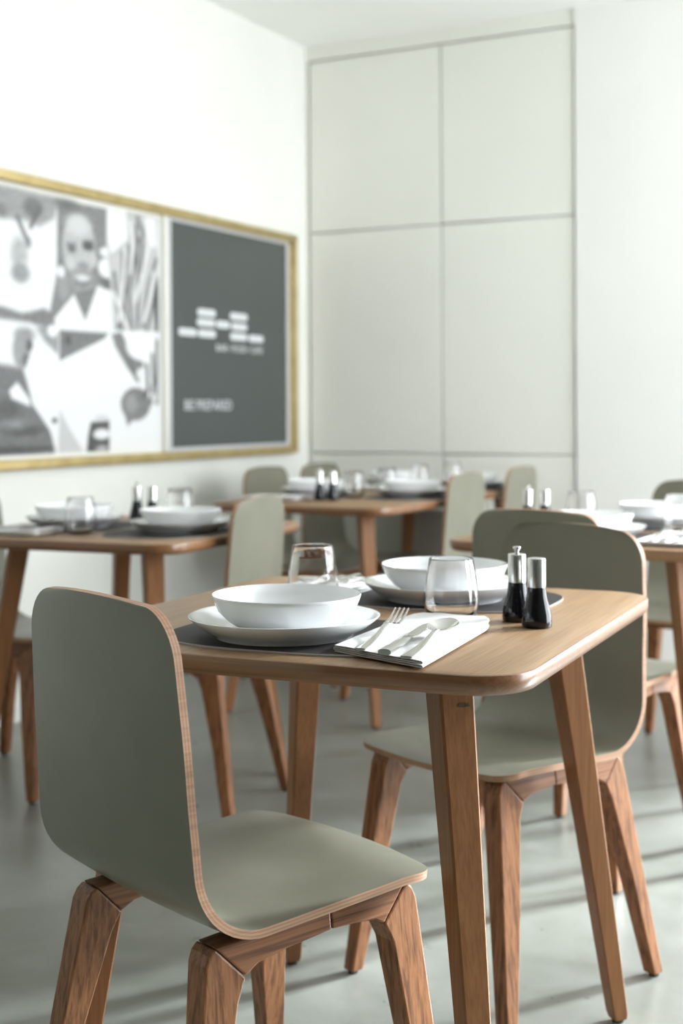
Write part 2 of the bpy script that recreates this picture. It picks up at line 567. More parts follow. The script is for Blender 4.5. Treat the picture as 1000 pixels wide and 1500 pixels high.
# the black and white photo collage, painted on a fine grid as a flat print
OPS = [('p',0.62,0.02,[(3.463,1.839),(3.899,1.835),(3.868,1.757),(3.79,1.719),(3.7,1.732),(3.462,1.712)]),('e',0.45,0.02,[(3.754,1.779),(0.051,0.034)]),('e',0.5,0.02,[(3.578,1.754),(0.048,0.023)]),('l',0.42,0.018,[(3.671,1.738),(3.713,1.677),(3.728,1.664)]),('l',0.4,0.018,[(3.786,1.776),(3.742,1.713)]),('e',0.72,0.03,[(3.681,1.612),(0.043,0.056)]),('e',0.6,0.02,[(3.687,1.546),(0.047,0.033)]),('e',0.5,0.02,[(3.727,1.654),(0.015,0.015)]),('p',0.5,0.015,[(3.46,1.424),(3.593,1.424),(3.697,1.407),(3.813,1.431),(3.88,1.411),(3.88,1.352),(3.732,1.378),(3.46,1.386)]),('p',0.52,0.006,[(3.888,1.828),(4.176,1.831),(4.173,1.537),(4.201,1.384),(3.884,1.367),(3.835,1.389),(3.882,1.563)]),('e',0.42,0.03,[(3.941,1.816),(0.055,0.02)]),('e',0.62,0.02,[(3.92,1.517),(0.034,0.049)]),('e',0.95,0.012,[(3.905,1.57),(0.023,0.02)]),('e',0.74,0.012,[(4.011,1.67),(0.097,0.117)]),('e',0.84,0.03,[(4.007,1.749),(0.069,0.038)]),('e',0.8,0.02,[(3.963,1.605),(0.031,0.022)]),('e',0.78,0.02,[(4.091,1.627),(0.025,0.023)]),('e',0.4,0.012,[(3.967,1.66),(0.024,0.015)]),('e',0.33,0.012,[(4.063,1.678),(0.033,0.017)]),('l',0.5,0.01,[(3.94,1.675),(3.991,1.677)]),('l',0.42,0.01,[(4.035,1.692),(4.092,1.696)]),('e',0.55,0.012,[(4.034,1.604),(0.032,0.01)]),('e',0.6,0.02,[(4.03,1.546),(0.077,0.05)]),('e',0.9,0.01,[(4.03,1.558),(0.04,0.012)]),('l',0.4,0.006,[(3.986,1.54),(4.03,1.531),(4.078,1.55)]),('p',0.5,0.01,[(3.99,1.503),(4.119,1.528),(4.094,1.449),(4.053,1.406),(4.021,1.437)]),('p',0.97,0.008,[(3.869,1.401),(3.978,1.494),(4.044,1.401),(4.119,1.538),(4.215,1.514),(4.214,1.374),(3.869,1.357)]),('e',0.95,0.01,[(4.17,1.666),(0.038,0.018)]),('e',0.95,0.01,[(4.17,1.606),(0.046,0.036)]),('p',0.4,0.008,[(4.123,1.564),(4.212,1.571),(4.211,1.519),(4.161,1.536)]),('p',0.78,0.008,[(4.184,1.837),(4.514,1.842),(4.51,1.383),(4.214,1.369),(4.203,1.513),(4.182,1.641)]),('p',0.98,0.008,[(4.184,1.837),(4.3,1.842),(4.308,1.732),(4.204,1.664),(4.183,1.719)]),('p',0.97,0.01,[(4.417,1.83),(4.5,1.835),(4.499,1.712),(4.443,1.731)]),('l',0.38,0.016,[(4.244,1.386),(4.298,1.547),(4.317,1.707)]),('l',0.38,0.016,[(4.332,1.375),(4.315,1.522),(4.38,1.74)]),('l',0.38,0.016,[(4.367,1.376),(4.378,1.553),(4.362,1.791)]),('l',0.38,0.016,[(4.27,1.372),(4.237,1.49),(4.22,1.593)]),('l',0.38,0.016,[(4.404,1.394),(4.442,1.558),(4.499,1.671)]),('l',0.38,0.016,[(4.431,1.379),(4.478,1.507),(4.507,1.59)]),('l',0.38,0.016,[(4.305,1.373),(4.28,1.493),(4.273,1.676)]),('l',0.38,0.016,[(4.397,1.608),(4.407,1.77),(4.371,1.824)]),('l',0.95,0.016,[(4.253,1.413),(4.281,1.572),(4.29,1.688)]),('l',0.95,0.016,[(4.36,1.498),(4.406,1.609),(4.453,1.721)]),('l',0.95,0.016,[(4.22,1.515),(4.288,1.414),(4.314,1.374)]),('l',0.95,0.016,[(4.325,1.602),(4.344,1.736),(4.327,1.798)]),('l',0.95,0.016,[(4.413,1.422),(4.46,1.532),(4.479,1.615)]),('l',0.15,0.02,[(4.502,1.563),(4.501,1.383)]),('e',0.25,0.015,[(4.497,1.486),(0.014,0.068)]),('e',0.6,0.02,[(3.707,1.334),(0.05,0.024)]),('e',0.62,0.015,[(3.685,1.281),(0.04,0.062)]),('e',0.36,0.012,[(3.732,1.297),(0.018,0.022)]),('e',0.45,0.012,[(3.717,1.245),(0.025,0.028)]),('p',0.45,0.02,[(3.459,1.232),(3.612,1.225),(3.696,1.216),(3.731,1.14),(3.81,1.073),(3.858,1.0),(3.861,0.917),(3.456,0.92)]),('e',0.34,0.03,[(3.607,1.074),(0.07,0.032)]),('e',0.3,0.02,[(3.694,1.003),(0.094,0.019)]),('e',0.6,0.03,[(3.659,1.022),(0.049,0.014)]),('e',0.25,0.02,[(3.658,0.933),(0.181,0.011)]),('p',0.96,0.01,[(3.625,1.139),(3.667,1.168),(3.73,1.112),(3.737,1.083),(3.639,1.111)]),('p',0.62,0.012,[(3.769,1.361),(3.842,1.375),(3.891,1.348),(3.891,1.269),(3.812,1.315)]),('e',0.95,0.008,[(3.857,1.354),(0.027,0.022)]),('l',0.75,0.014,[(3.767,1.157),(3.871,1.132)]),('p',0.98,0.004,[(3.891,1.36),(4.201,1.363),(4.197,0.912),(3.876,0.917),(3.839,1.0),(3.745,1.093),(3.71,1.216),(3.761,1.313),(3.891,1.26)]),('p',0.48,0.006,[(3.895,1.36),(4.184,1.362),(4.159,1.34),(3.894,1.248)]),('e',0.34,0.012,[(3.945,1.326),(0.02,0.02)]),('p',0.8,0.01,[(3.893,1.078),(3.954,0.999),(4.032,0.917),(3.884,0.916)]),('p',0.3,0.008,[(4.074,1.027),(4.186,1.031),(4.185,0.913),(4.048,0.917),(4.057,0.972)]),('e',0.97,0.008,[(4.139,0.981),(0.051,0.02)]),('e',0.7,0.01,[(4.139,0.924),(0.037,0.016)]),('e',0.85,0.01,[(4.14,1.042),(0.046,0.013)]),('e',0.3,0.008,[(3.866,1.034),(0.015,0.01)]),('p',0.97,0.004,[(4.201,1.373),(4.51,1.383),(4.506,0.906),(4.193,0.912)]),('p',0.5,0.01,[(4.201,1.358),(4.261,1.371),(4.331,1.298),(4.412,1.252),(4.375,1.174),(4.304,1.231),(4.226,1.312)]),('e',0.96,0.01,[(4.385,1.324),(0.092,0.059)]),('l',0.4,0.012,[(4.313,1.271),(4.357,1.19)]),('e',0.48,0.012,[(4.356,1.094),(0.096,0.064)]),('p',0.5,0.01,[(4.259,1.112),(4.438,1.099),(4.302,1.009)]),('e',0.62,0.03,[(4.329,1.099),(0.036,0.032)]),('l',0.3,0.018,[(4.43,1.247),(4.438,1.153),(4.411,1.126)]),('l',0.3,0.018,[(4.467,1.289),(4.476,1.181),(4.456,1.099)]),('l',0.3,0.018,[(4.5,1.345),(4.498,1.1)]),('e',0.93,0.01,[(4.393,1.212),(0.032,0.024)]),('e',0.9,0.01,[(4.48,1.121),(0.018,0.017)])]
DY0, DY1, DZ0, DZ1 = PY0 + bw + 0.006, 4.530, PZ0 + bw + 0.012, PZ1 - bw - 0.012
ny, nz = 300, 150
ys = np.linspace(DY0, DY1, ny)
zs = np.linspace(DZ0, DZ1, nz)
YY, ZZ = np.meshgrid(ys, zs)
img = np.full(YY.shape, 0.93)


def seg_d(p, q, X, Y):
    px, py = p
    dx, dy = q[0] - px, q[1] - py
    t = np.clip(((X - px) * dx + (Y - py) * dy) / (dx * dx + dy * dy + 1e-9), 0, 1)
    return np.hypot(X - px - t * dx, Y - py - t * dy)


def inside(poly, X, Y):
    c = np.zeros(X.shape, bool)
    n = len(poly)
    for i in range(n):
        x1, y1 = poly[i]
        x2, y2 = poly[(i + 1) % n]
        if y1 == y2: continue
        cond = ((y1 > Y) != (y2 > Y)) & (X < (x2 - x1) * (Y - y1) / (y2 - y1) + x1)
        c ^= cond
    return c


for k_, val, soft, ps in OPS:
    if k_ == 'e':
        (cy_, cz_), (ry, rz) = ps
        d = (np.hypot((YY - cy_) / max(ry, 1e-3), (ZZ - cz_) / max(rz, 1e-3)) - 1) * min(ry, rz)
    elif k_ == 'p':
        d = np.min([seg_d(ps[i], ps[(i + 1) % len(ps)], YY, ZZ) for i in range(len(ps))], axis=0)
        d = np.where(inside(ps, YY, ZZ), -d, d)
    else:
        d = np.min([seg_d(ps[i], ps[i + 1], YY, ZZ) for i in range(len(ps) - 1)], axis=0) - soft * 0.5
        soft = soft * 0.6
    a = np.clip(0.5 - d / max(soft, 0.004), 0, 1)
    img = img * (1 - a) + val * a
rs = np.random.RandomState(3)
# prints outside the part seen in the photograph: broad grey shapes in the same manner
for _ in range(26):
    cy_, cz_ = rs.uniform(DY0, 3.45), rs.uniform(DZ0, DZ1)
    d = np.hypot((YY - cy_) / rs.uniform(.05, .16), (ZZ - cz_) / rs.uniform(.05, .16)) - 1
    a = np.clip(0.5 - d / 0.3, 0, 1) * (YY < 3.52)
    img = img * (1 - a) + rs.uniform(.3, .95) * a
mid = (img > .3) & (img < .8)
img = np.clip(img + mid * rs.normal(0, .035, img.shape), 0.02, 0.95)
lin = np.where(img <= 0.04045, img / 12.92, ((img + 0.055) / 1.055) ** 2.4)
pv = [(XL + 0.0095, y, z) for z in zs for y in ys]
pf = [(j * ny + i, j * ny + i + 1, (j + 1) * ny + i + 1, (j + 1) * ny + i) for j in range(nz - 1) for i in range(ny - 1)]
pm = bpy.data.meshes.new('photo_print')
pm.from_pydata(pv, [], pf)
ca = pm.color_attributes.new('print', 'FLOAT_COLOR', 'POINT')
rgba = np.ones((ny * nz, 4), np.float32)
rgba[:, :3] = lin.reshape(-1, 1) * 0.80
ca.data.foreach_set('color', rgba.ravel())
M_PHOTO, nt_, b_ = new_mat('photo_paper', (1, 1, 1), 0.35, 0.0, **{'Coat Weight': 0.3})
at = nt_.nodes.new('ShaderNodeAttribute')
at.attribute_name = 'print'
nt_.links.new(at.outputs['Color'], b_.inputs['Base Color'])
pm.materials.append(M_PHOTO)
pm.transform(inv)
po = link('photo_print', pm, pic)
po['label'] = 'black and white photo collage with a smiling man and leaves'
pbox('print_board', DY0, DY1, DZ0, DZ1, 0.008, 0.0092, M_CREAM)

# ------------------------------------------------------------------ tables
TH = 0.74


def rrect(hx, hy, r, n=8):
    p = []
    for cx_, cy_, a0 in ((hx - r, hy - r, 0), (-hx + r, hy - r, 90), (-hx + r, -hy + r, 180), (hx - r, -hy + r, 270)):
        for k in range(n + 1):
            a = R(a0 + 90 * k / n)
            p.append((cx_ + r * math.cos(a), cy_ + r * math.sin(a)))
    return p


def make_table(name, w, d, mat_top, loc, rz, label):
    t = prop(empty(name, loc, rz), label, 'table')
    r0 = 0.082
    secs = []
    for ins, z in ((0.0095, -0.027), (0.0065, -0.0262), (0.0018, -0.0205), (0.0004, -0.0165), (0.0, -0.0130), (0.0, -0.0035), (0.0008, -0.0012), (0.0025, 0.0)):
        secs.append([(x, y, TH + z) for x, y in rrect(w / 2 - ins, d / 2 - ins, r0 - ins * 0.6)])
    v, f = loft(secs)
    fm = [1] * len(f)
    fm[-1] = 0
    n = len(secs[0])
    top = link('tabletop', mesh('tabletop', v, f, [mat_top, M_EDGE], fm, True, 35), t)
    top['label'] = 'oak tabletop with rounded corners and undercut edge'
    for sx in (-1, 1):
        for sy in (-1, 1):
            a = (sx * (w / 2 - 0.140), sy * (d / 2 - 0.142))
            b = (sx * (w / 2 - 0.060), sy * (d / 2 - 0.056))
            zt = TH - 0.028
            secs = []
            dg = Vector((sx, sy)).normalized()
            sd = Vector((-dg.y, dg.x))
            for q in (0.0, 0.07, 0.18, 0.35, 0.6, 0.85, 0.985, 1.0):
                c = Vector((a[0] + (b[0] - a[0]) * q, a[1] + (b[1] - a[1]) * q))
                h = 0.0255 - 0.0115 * q - (0.002 if q == 1.0 else 0)
                k = h * 0.87
                loop = [(h, k), (k, h), (-k, h), (-h, k), (-h, -k), (-k, -h), (k, -h), (h, -k)]
                secs.append([(c.x + dg.x * u + sd.x * v_, c.y + dg.y * u + sd.y * v_, zt * (1 - q) + 0.006 * q) for u, v_ in loop])
            v, f = loft(secs)
            lg = link('leg', mesh('leg', v, f, M_TLEG, None, False), t)
            gl = lathe([(0, 0), (0.010, 0), (0.011, 0.006), (0, 0.006)], 12, M_RUBBER, 'glide')
            gl.transform(Matrix.Translation((b[0], b[1], 0)))
            link('glide', gl, lg)
            if name == 'dining_table' and label.startswith('front') and sx == 1 and sy == -1:
                q = 0.055
                c = Vector((a[0] + (b[0] - a[0]) * q, a[1] + (b[1] - a[1]) * q)) + dg * (0.0255 - 0.0115 * q + 0.0004)
                ex = Vector((-dg.y, dg.x, 0))
                ez = Vector((0, 0, 1))
                en = Vector((dg.x, dg.y, 0))
                mw = Matrix.Identity(4)
                for i in range(3):
                    mw[i][0], mw[i][1], mw[i][2] = ex[i], ez[i], en[i]
                mw = Matrix.Translation((c.x - ex.x * 0.001, c.y - ex.y * 0.001, zt * (1 - q))) @ mw
                lettering('number_stamp', '4836', M_STAMP, 0.017, 0.006, mw, lg, 0.0006)
    return t


TA = dict(c=(-0.9608, 1.9463), yaw=R(3.235), w=0.750, d=0.838)
make_table('dining_table', TA['w'], TA['d'], M_TOP, (*TA['c'], 0), TA['yaw'],
           'front oak dining table with splayed legs, nearest the camera')
TB = dict(c=(-2.250, 3.110), yaw=R(4), w=0.69, d=0.79)
make_table('dining_table', TB['w'], TB['d'], M_TOP, (*TB['c'], 0), TB['yaw'],
           'small oak dining table at left, under the photo collage')
TC = dict(c=(-2.285, 4.84), yaw=0.0, w=0.70, d=1.58)
make_table('long_dining_table', TC['w'], TC['d'], M_TOP, (*TC['c'], 0), TC['yaw'],
           'long oak table at the back beside the panelled wall')
TD = dict(c=(-0.985, 3.52), yaw=R(-1), w=0.70, d=0.80)
make_table('dining_table', TD['w'], TD['d'], M_TOP, (*TD['c'], 0), TD['yaw'],
           'oak dining table at right, cut by the picture edge')

# ------------------------------------------------------------------ chairs
SH_T = 0.011


def chair_profile():
    zt, yb, rec, zs_, sl, rf, yf = 0.8314, -0.1951, R(4.1), 0.4347, R(2.6), 0.0974, 0.208
    bd_ = Vector((-math.sin(rec), math.cos(rec)))
    sd_ = Vector((math.cos(sl), math.sin(sl)))
    t = ((0 - yb) * sd_.y - (zs_ - 0.6) * sd_.x) / (bd_.x * sd_.y - bd_.y * sd_.x)
    I = Vector((yb, 0.6)) + bd_ * t
    ang = math.acos(bd_.dot(sd_))
    L = rf / math.tan(ang / 2)
    p1, p2 = I + bd_ * L, I + sd_ * L
    c = I + (bd_ + sd_).normalized() * (rf / math.sin(ang / 2))
    a1 = math.atan2(p1.y - c.y, p1.x - c.x) % (2 * math.pi)
    a2 = math.atan2(p2.y - c.y, p2.x - c.x) % (2 * math.pi)
    top = I + bd_ * ((zt - I.y) / bd_.y)
    fr = I + sd_ * ((yf - I.x) / sd_.x)
    pts, kind = [], []
    nb = 22
    for k in range(nb):
        q = k / nb
        q = q * q * (1.6 - 0.6 * q) if q < 1 else q
        pts.append(top.lerp(p1, q)); kind.append(0)
    for k in range(13):
        a = a1 + (a2 - a1) * k / 12
        pts.append(c + Vector((math.cos(a), math.sin(a))) * rf); kind.append(1)
    ns = 22
    for k in range(1, ns + 1):
        q = 1 - k / ns
        q = 1 - q * q * (1.6 - 0.6 * q)
        p = p2.lerp(fr, q)
        dfr = max(0, p.x - 0.125)
        p = Vector((p.x, p.y - 1.3 * dfr * dfr))
        pts.append(p); kind.append(2)
    return pts, kind


def interp(x, tab):
    for (a, va), (b, vb) in zip(tab[:-1], tab[1:]):
        if x <= b:
            t = (x - a) / (b - a)
            t = t * t * (3 - 2 * t)
            return va + (vb - va) * t
    return tab[-1][1]


def chair_shell():
    pts, kind = chair_profile()
    n = len(pts)
    s = [0.0]
    for a, b in zip(pts[:-1], pts[1:]): s.append(s[-1] + (b - a).length)
    L = s[-1]
    nt_ = 18
    rows = []
    for i, p in enumerate(pts):
        tg = (pts[min(i + 1, n - 1)] - pts[max(i - 1, 0)]).normalized()
        nrm = Vector((tg.y, -tg.x)) * -1          # towards the sitter
        if nrm.dot(Vector((0.5, 0.9))) < 0: nrm = -nrm
        h = interp(s[i], [(0, 0.175), (0.20, 0.185), (0.34, 0.190), (0.46, 0.189), (0.62, 0.190), (L, 0.189)])
        rt, rf = 0.062, 0.046
        if s[i] < rt: h = h - rt + math.sqrt(max(0, rt * rt - (rt - s[i]) ** 2))
        if L - s[i] < rf: h = h - rf + math.sqrt(max(0, rf * rf - (rf - (L - s[i])) ** 2))
        dish = interp(s[i], [(0, 0.010), (0.25, 0.012), (0.42, 0.004), (0.60, 0.007), (L, 0.001)])
        crown = 0.006 * max(0.0, 1 - s[i] / 0.08) ** 1.0
        up, dn = [], []
        for j in range(nt_ + 1):
            t = -1 + 2 * j / nt_
            q = p - nrm * dish * (1 - t * t)
            if kind[i] == 0: q = q + Vector((0, crown * (1 - t * t)))
            if kind[i] == 2:
                fcv = 0.016 * max(0.0, 1 - (L - s[i]) / 0.10)
                q = q + Vector((fcv * (1 - t * t) - fcv * 0.25, 0))
            up.append(Vector((t * h, q.x + nrm.x * SH_T / 2, q.y + nrm.y * SH_T / 2)))
            dn.append(Vector((t * h, q.x - nrm.x * SH_T / 2, q.y - nrm.y * SH_T / 2)))
        rows.append((up, dn))
    m = nt_ + 1
    verts, faces, fm = [], [], []
    ui, di = {}, {}
    for i in range(n):
        for j in range(m):
            ui[i, j] = len(verts); verts.append(rows[i][0][j])
    for i in range(n):
        for j in range(m):
            di[i, j] = len(verts); verts.append(rows[i][1][j])
    for i in range(n - 1):
        for j in range(m - 1):
            faces.append((ui[i, j], ui[i, j + 1], ui[i + 1, j + 1], ui[i + 1, j])); fm.append(0)
            faces.append((di[i, j], di[i + 1, j], di[i + 1, j + 1], di[i, j + 1])); fm.append(0)
    loop = [(0, j) for j in range(m)] + [(i, m - 1) for i in range(1, n)] + [(n - 1, j) for j in range(m - 2, -1, -1)] + [(i, 0) for i in range(n - 2, 0, -1)]
    N = 5
    lay = []
    for k in range(N + 1):
        q = k / N
        if k == 0: lay.append([ui[a] for a in loop])
        elif k == N: lay.append([di[a] for a in loop])
        else:
            ids = []
            for a in loop:
                ids.append(len(verts)); verts.append(verts[ui[a]].lerp(verts[di[a]], q))
            lay.append(ids)
    for k in range(N):
        for a in range(len(loop)):
            b = (a + 1) % len(loop)
            faces.append((lay[k][a], lay[k][b], lay[k + 1][b], lay[k + 1][a])); fm.append(1 + k % 2)
    return mesh('shell', [tuple(v) for v in verts], faces, [M_LAM, M_PLYA, M_PLYB], fm, True, 50)


def frame_piece(name, poly, sx, mat):
    """a side-frame piece: outline in (y, z), thickness across x, splayed and tapered downwards"""
    n = len(poly)
    v = []
    for side in (-1, 1):
        for y, z in poly:
            q = min(1, max(0, (0.425 - z) / 0.42))
            xc = 0.139 + 0.055 * q
            th = 0.0205 - 0.0070 * q
            v.append((sx * xc + side * th, y, z))
    f = [tuple(range(n)), tuple(range(n, 2 * n))] + [(k, (k + 1) % n, n + (k + 1) % n, n + k) for k in range(n)]
    return mesh(name, v, f, mat, None, False, None, (0.0028, 2, 30))


def make_chair():
    root = empty('dining_chair')
    sh = link('shell', chair_shell(), root)
    sh['label'] = 'grey laminated plywood seat and back shell'
    zt = 0.4235

    def topz(y): return 0.4347 + math.tan(R(2.6)) * max(y, -0.09) - SH_T / 2 - 0.0070 - 1.3 * max(0, y - 0.125) ** 2
    # rear leg, front leg: outlines with rounded shoulders, mitred against the rail
    rear = [(-0.2195, 0.006), (-0.1935, 0.006), (-0.154, 0.20), (-0.1165, 0.345), (-0.104, 0.372),
            (-0.146, topz(-.1) - 0.003), (-0.155, topz(-.1) - 0.010), (-0.161, topz(-.1) - 0.022)]
    front = [(0.190, 0.006), (0.217, 0.006), (0.184, topz(.17) - 0.024), (0.178, topz(.17) - 0.010), (0.168, topz(.17) - 0.001),
             (0.124, 0.381), (0.1365, 0.355), (0.157, 0.20)]
    railr = [(-0.1035, 0.3725), (-0.084, 0.383), (-0.04, 0.389), (0.0345, 0.395), (0.0345, topz(0.03)), (-0.06, topz(-0.06)), (-0.1455, topz(-.1) - 0.0025)]
    railf = [(0.0355, 0.395), (0.075, 0.393), (0.108, 0.389), (0.1235, 0.3815), (0.1675, topz(.17) - 0.0005), (0.12, topz(0.12)), (0.0355, topz(0.036))]
    for sx in (-1, 1):
        for nm, poly, fy in (('leg', rear, -0.207), ('leg', front, 0.2035)):
            lg = link('leg', frame_piece('leg', poly, sx, M_CLEG), root)
            gl = lathe([(0, 0), (0.0095, 0), (0.0105, 0.0065), (0, 0.0065)], 12, M_RUBBER, 'glide')
            gl.transform(Matrix.Translation((sx * 0.194, fy, 0)))
            link('glide', gl, lg)
        link('side_rail', frame_piece('side_rail', railr, sx, M_CRAIL), root)
        link('side_rail', frame_piece('side_rail', railf, sx, M_CRAIL), root)
    box('cross_bar', -0.125, 0.125, -0.085, -0.055, 0.400, topz(-0.07) + 0.001, M_CRAIL, root, (0.002, 1, 40))
    box('cross_bar', -0.125, 0.125, 0.085, 0.115, 0.400, topz(0.1) + 0.001, M_CRAIL, root, (0.002, 1, 40))
    return root


proto = make_chair()
CH = [  # x, y, yaw (0 = facing +Y), label
    (-0.984, 1.5865, -22.7, 'near grey plywood chair with its back to the camera, foremost in the picture'),
    (-0.9168, 2.4245, 158.7, 'dark grey plywood chair facing the camera across the front table'),
    (-2.078, 3.11, 98, 'pale grey-green chair back seen from behind, beside the left table'),
    (-2.665, 3.10, -88, 'chair at the far left edge, facing the room behind the left table'),
    (-0.99, 3.185, -13, 'chair tucked under the right table, back showing behind the dark front chair'),
    (-0.985, 4.22, 176, 'chair facing the camera on the far side of the right table'),
    (-2.65, 4.86, -90, 'wall-side chair nearer the camera at the long back table'),
    (-2.61, 5.255, -90, 'wall-side chair in the corner at the far end of the long back table'),
    (-2.10, 4.66, 90, 'pale narrow-looking chair back at the near right side of the long table'),
    (-2.10, 5.25, 90, 'pale chair back at the far right end of the long table, by the panels'),
]
for i, (x, y, a, lab) in enumerate(CH):
    c = proto if i == 0 else copy_tree(proto)
    c.location = (x, y, 0)
    c.rotation_euler = (0, 0, R(a))
    prop(c, lab, 'chair', 'grey plywood chairs with oak legs')

# ------------------------------------------------------------------ made-up box added to fill the dark area under the long table
ch = prop(empty('dark_area_box', (-2.58, 5.672, 0)), 'added grey-green box filling the dark area by the panelled wall under the long table', 'stand-in box')
box('body', -0.33, 0.33, -0.05, 0.075, 0.03, 0.60, M_DARK_BOX, ch, (0.003, 2, 40))
box('lid', -0.338, 0.338, -0.06, 0.080, 0.60, 0.622, M_DARK_BOX, ch, (0.004, 2, 40))
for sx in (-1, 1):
    box('door', sx * 0.165 - 0.155, sx * 0.165 + 0.155, -0.0595, -0.0503, 0.05, 0.585, M_DARK_BOX, ch, (0.003, 1, 40))
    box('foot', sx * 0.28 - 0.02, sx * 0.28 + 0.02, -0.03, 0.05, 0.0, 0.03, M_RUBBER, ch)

# ------------------------------------------------------------------ tableware
MAT_T = 0.003
Z_MAT = TH + 0.0002
Z_PLATE = Z_MAT + MAT_T + 0.0002
Z_BOWL = Z_PLATE + 0.0113
MATS = []


def organic(k1, k2, ph):
    def fn(a, r, z):
        q = 1 + k1 * math.cos(2 * a + ph) + k2 * math.cos(3 * a + ph * 1.7)
        return (r * q * math.cos(a), r * q * math.sin(a), z + (0.02 * k1 * r / 0.13) * math.cos(2 * a + ph + 1))
    return fn


def mat_mesh():
    hx, hy = 0.205, 0.155
    def sup(k, ins):
        n = 64
        out = []
        for i in range(n):
            a = 2 * math.pi * i / n
            c, s = math.cos(a), math.sin(a)
            e = 2 / 2.9
            out.append(((hx - ins) * math.copysign(abs(c) ** e, c), (hy - ins) * math.copysign(abs(s) ** e, s)))
        return out
    secs = [[(x, y, 0) for x, y in sup(0, 0.0004)], [(x, y, MAT_T * .8) for x, y in sup(0, 0)], [(x, y, MAT_T) for x, y in sup(0, 0.0008)]]
    v, f = loft(secs)
    fm = [1] * len(f)
    fm[-1] = 0
    return mesh('placemat', v, f, [M_LEATH, M_LEDGE], fm, True, 30)


ME_MAT = mat_mesh()
ME_PLATE = lathe([(0, 0.0042), (0.088, 0.0042), (0.092, 0.0), (0.097, 0.0), (0.099, 0.0045), (0.116, 0.0125), (0.129, 0.0225), (0.1352, 0.0285),
                  (0.1358, 0.0298), (0.1345, 0.0302), (0.1275, 0.0262), (0.114, 0.0175), (0.100, 0.0118), (0.080, 0.0105), (0, 0.0105)], 72, M_PORC, 'plate',
                 squash=organic(0.012, 0.006, 0.7), sharp=60)
ME_BOWL = lathe([(0, 0.003), (0.058, 0.003), (0.060, 0.0), (0.066, 0.0), (0.070, 0.002), (0.086, 0.012), (0.099, 0.026), (0.1062, 0.042), (0.1076, 0.0475),
                 (0.1066, 0.0487), (0.1046, 0.047), (0.1005, 0.036), (0.091, 0.021), (0.078, 0.0115), (0.062, 0.0075), (0, 0.006)], 72, M_PORC, 'bowl',
                squash=organic(0.014, 0.004, 2.1), sharp=60)
ME_GLASS = lathe([(0, 0.0), (0.026, 0.0), (0.032, 0.002), (0.0375, 0.008), (0.0412, 0.018), (0.0424, 0.030), (0.0412, 0.048), (0.0376, 0.074), (0.0342, 0.0945),
                  (0.0337, 0.0958), (0.0328, 0.0955), (0.0327, 0.094), (0.0360, 0.074), (0.0396, 0.048), (0.0407, 0.031), (0.0395, 0.020), (0.0352, 0.0115),
                  (0.028, 0.0078), (0, 0.0068)], 64, M_GLASS, 'tumbler', sharp=70)


def mill(pepper):
    e = empty('pepper_mill' if pepper else 'salt_shaker')
    link('body', lathe([(0, 0), (0.020, 0), (0.0222, 0.002), (0.0228, 0.008), (0.0215, 0.020), (0.0182, 0.034), (0.0150, 0.046), (0.0136, 0.058), (0.0136, 0.0595), (0, 0.0595)],
                       48, M_BLACK, 'body', sharp=50), e)
    link('steel_cap', lathe([(0, 0.0597), (0.0137, 0.0597), (0.0137, 0.1015), (0.0132, 0.1025), (0.0125, 0.1029), (0.0, 0.1029)], 48, M_BRUSH, 'steel_cap', sharp=50), e)
    if pepper:
        link('knob', lathe([(0, 0.1030), (0.0036, 0.1030), (0.0030, 0.1050), (0.0034, 0.1075), (0.0058, 0.1105), (0.0064, 0.1125), (0.0056, 0.1142), (0, 0.1148)],
                           32, M_STEEL, 'knob', sharp=60), e)
    return e


def strip_mesh(name, stations, sub=6):
    """cutlery blank: stations (y, half width, z centre, half thickness, dish)"""
    secs = []
    for y, w, z, t, dsh in stations:
        up, dn = [], []
        for k in range(sub + 1):
            q = -1 + 2 * k / sub
            zz = z - dsh * (1 - q * q)
            edge = 1 - 0.55 * abs(q) ** 4
            up.append((q * w, y, zz + t * edge))
            dn.append((q * w, y, zz - t * edge))
        secs.append(up + dn[::-1])
    return loft(secs)


def spoon_mesh():
    st = []
    for i in range(17):
        q = i / 16
        y = q * 0.128
        w = 0.0078 - 0.0042 * min(1, q * 1.15)
        st.append((y, w, 0.0022 + 0.012 * q ** 2.2, 0.0016, 0))
    for i in range(1, 23):
        q = i / 22
        y = 0.128 + 0.068 * q
        w = 0.0036 + 0.0184 * math.sin(math.pi * min(1, q * 1.0)) ** 0.6 * (0.82 + 0.25 * q) if q < 1 else 0.0008
        d = 0.0085 * math.sin(math.pi * q) ** 0.8
        st.append((y, max(w, 0.0009), 0.0142 + 0.001 * q + 0.004 * q * q, 0.0009, d))
    v, f = strip_mesh('spoon', st, 10)
    return mesh('spoon', v, f, M_STEEL, None, True, 60)


def knife_mesh():
    st = []
    for i in range(9):
        q = i / 8
        st.append((q * 0.098, 0.0085 - 0.0018 * q, 0.0042 + 0.001 * q, 0.0040 - 0.0012 * q, 0))
    st += [(0.100, 0.0050, 0.0052, 0.0020, 0), (0.106, 0.0052, 0.0052, 0.0016, 0)]
    for i in range(1, 13):
        q = i / 12
        st.append((0.106 + 0.108 * q, 0.0085 - (0.0075 * max(0, q - .75) / .25) ** 1.0, 0.0052 + 0.002 * q, 0.0011 - 0.0004 * q, 0))
    v, f = strip_mesh('knife', st, 6)
    return mesh('knife', v, f, M_STEEL, None, True, 45)


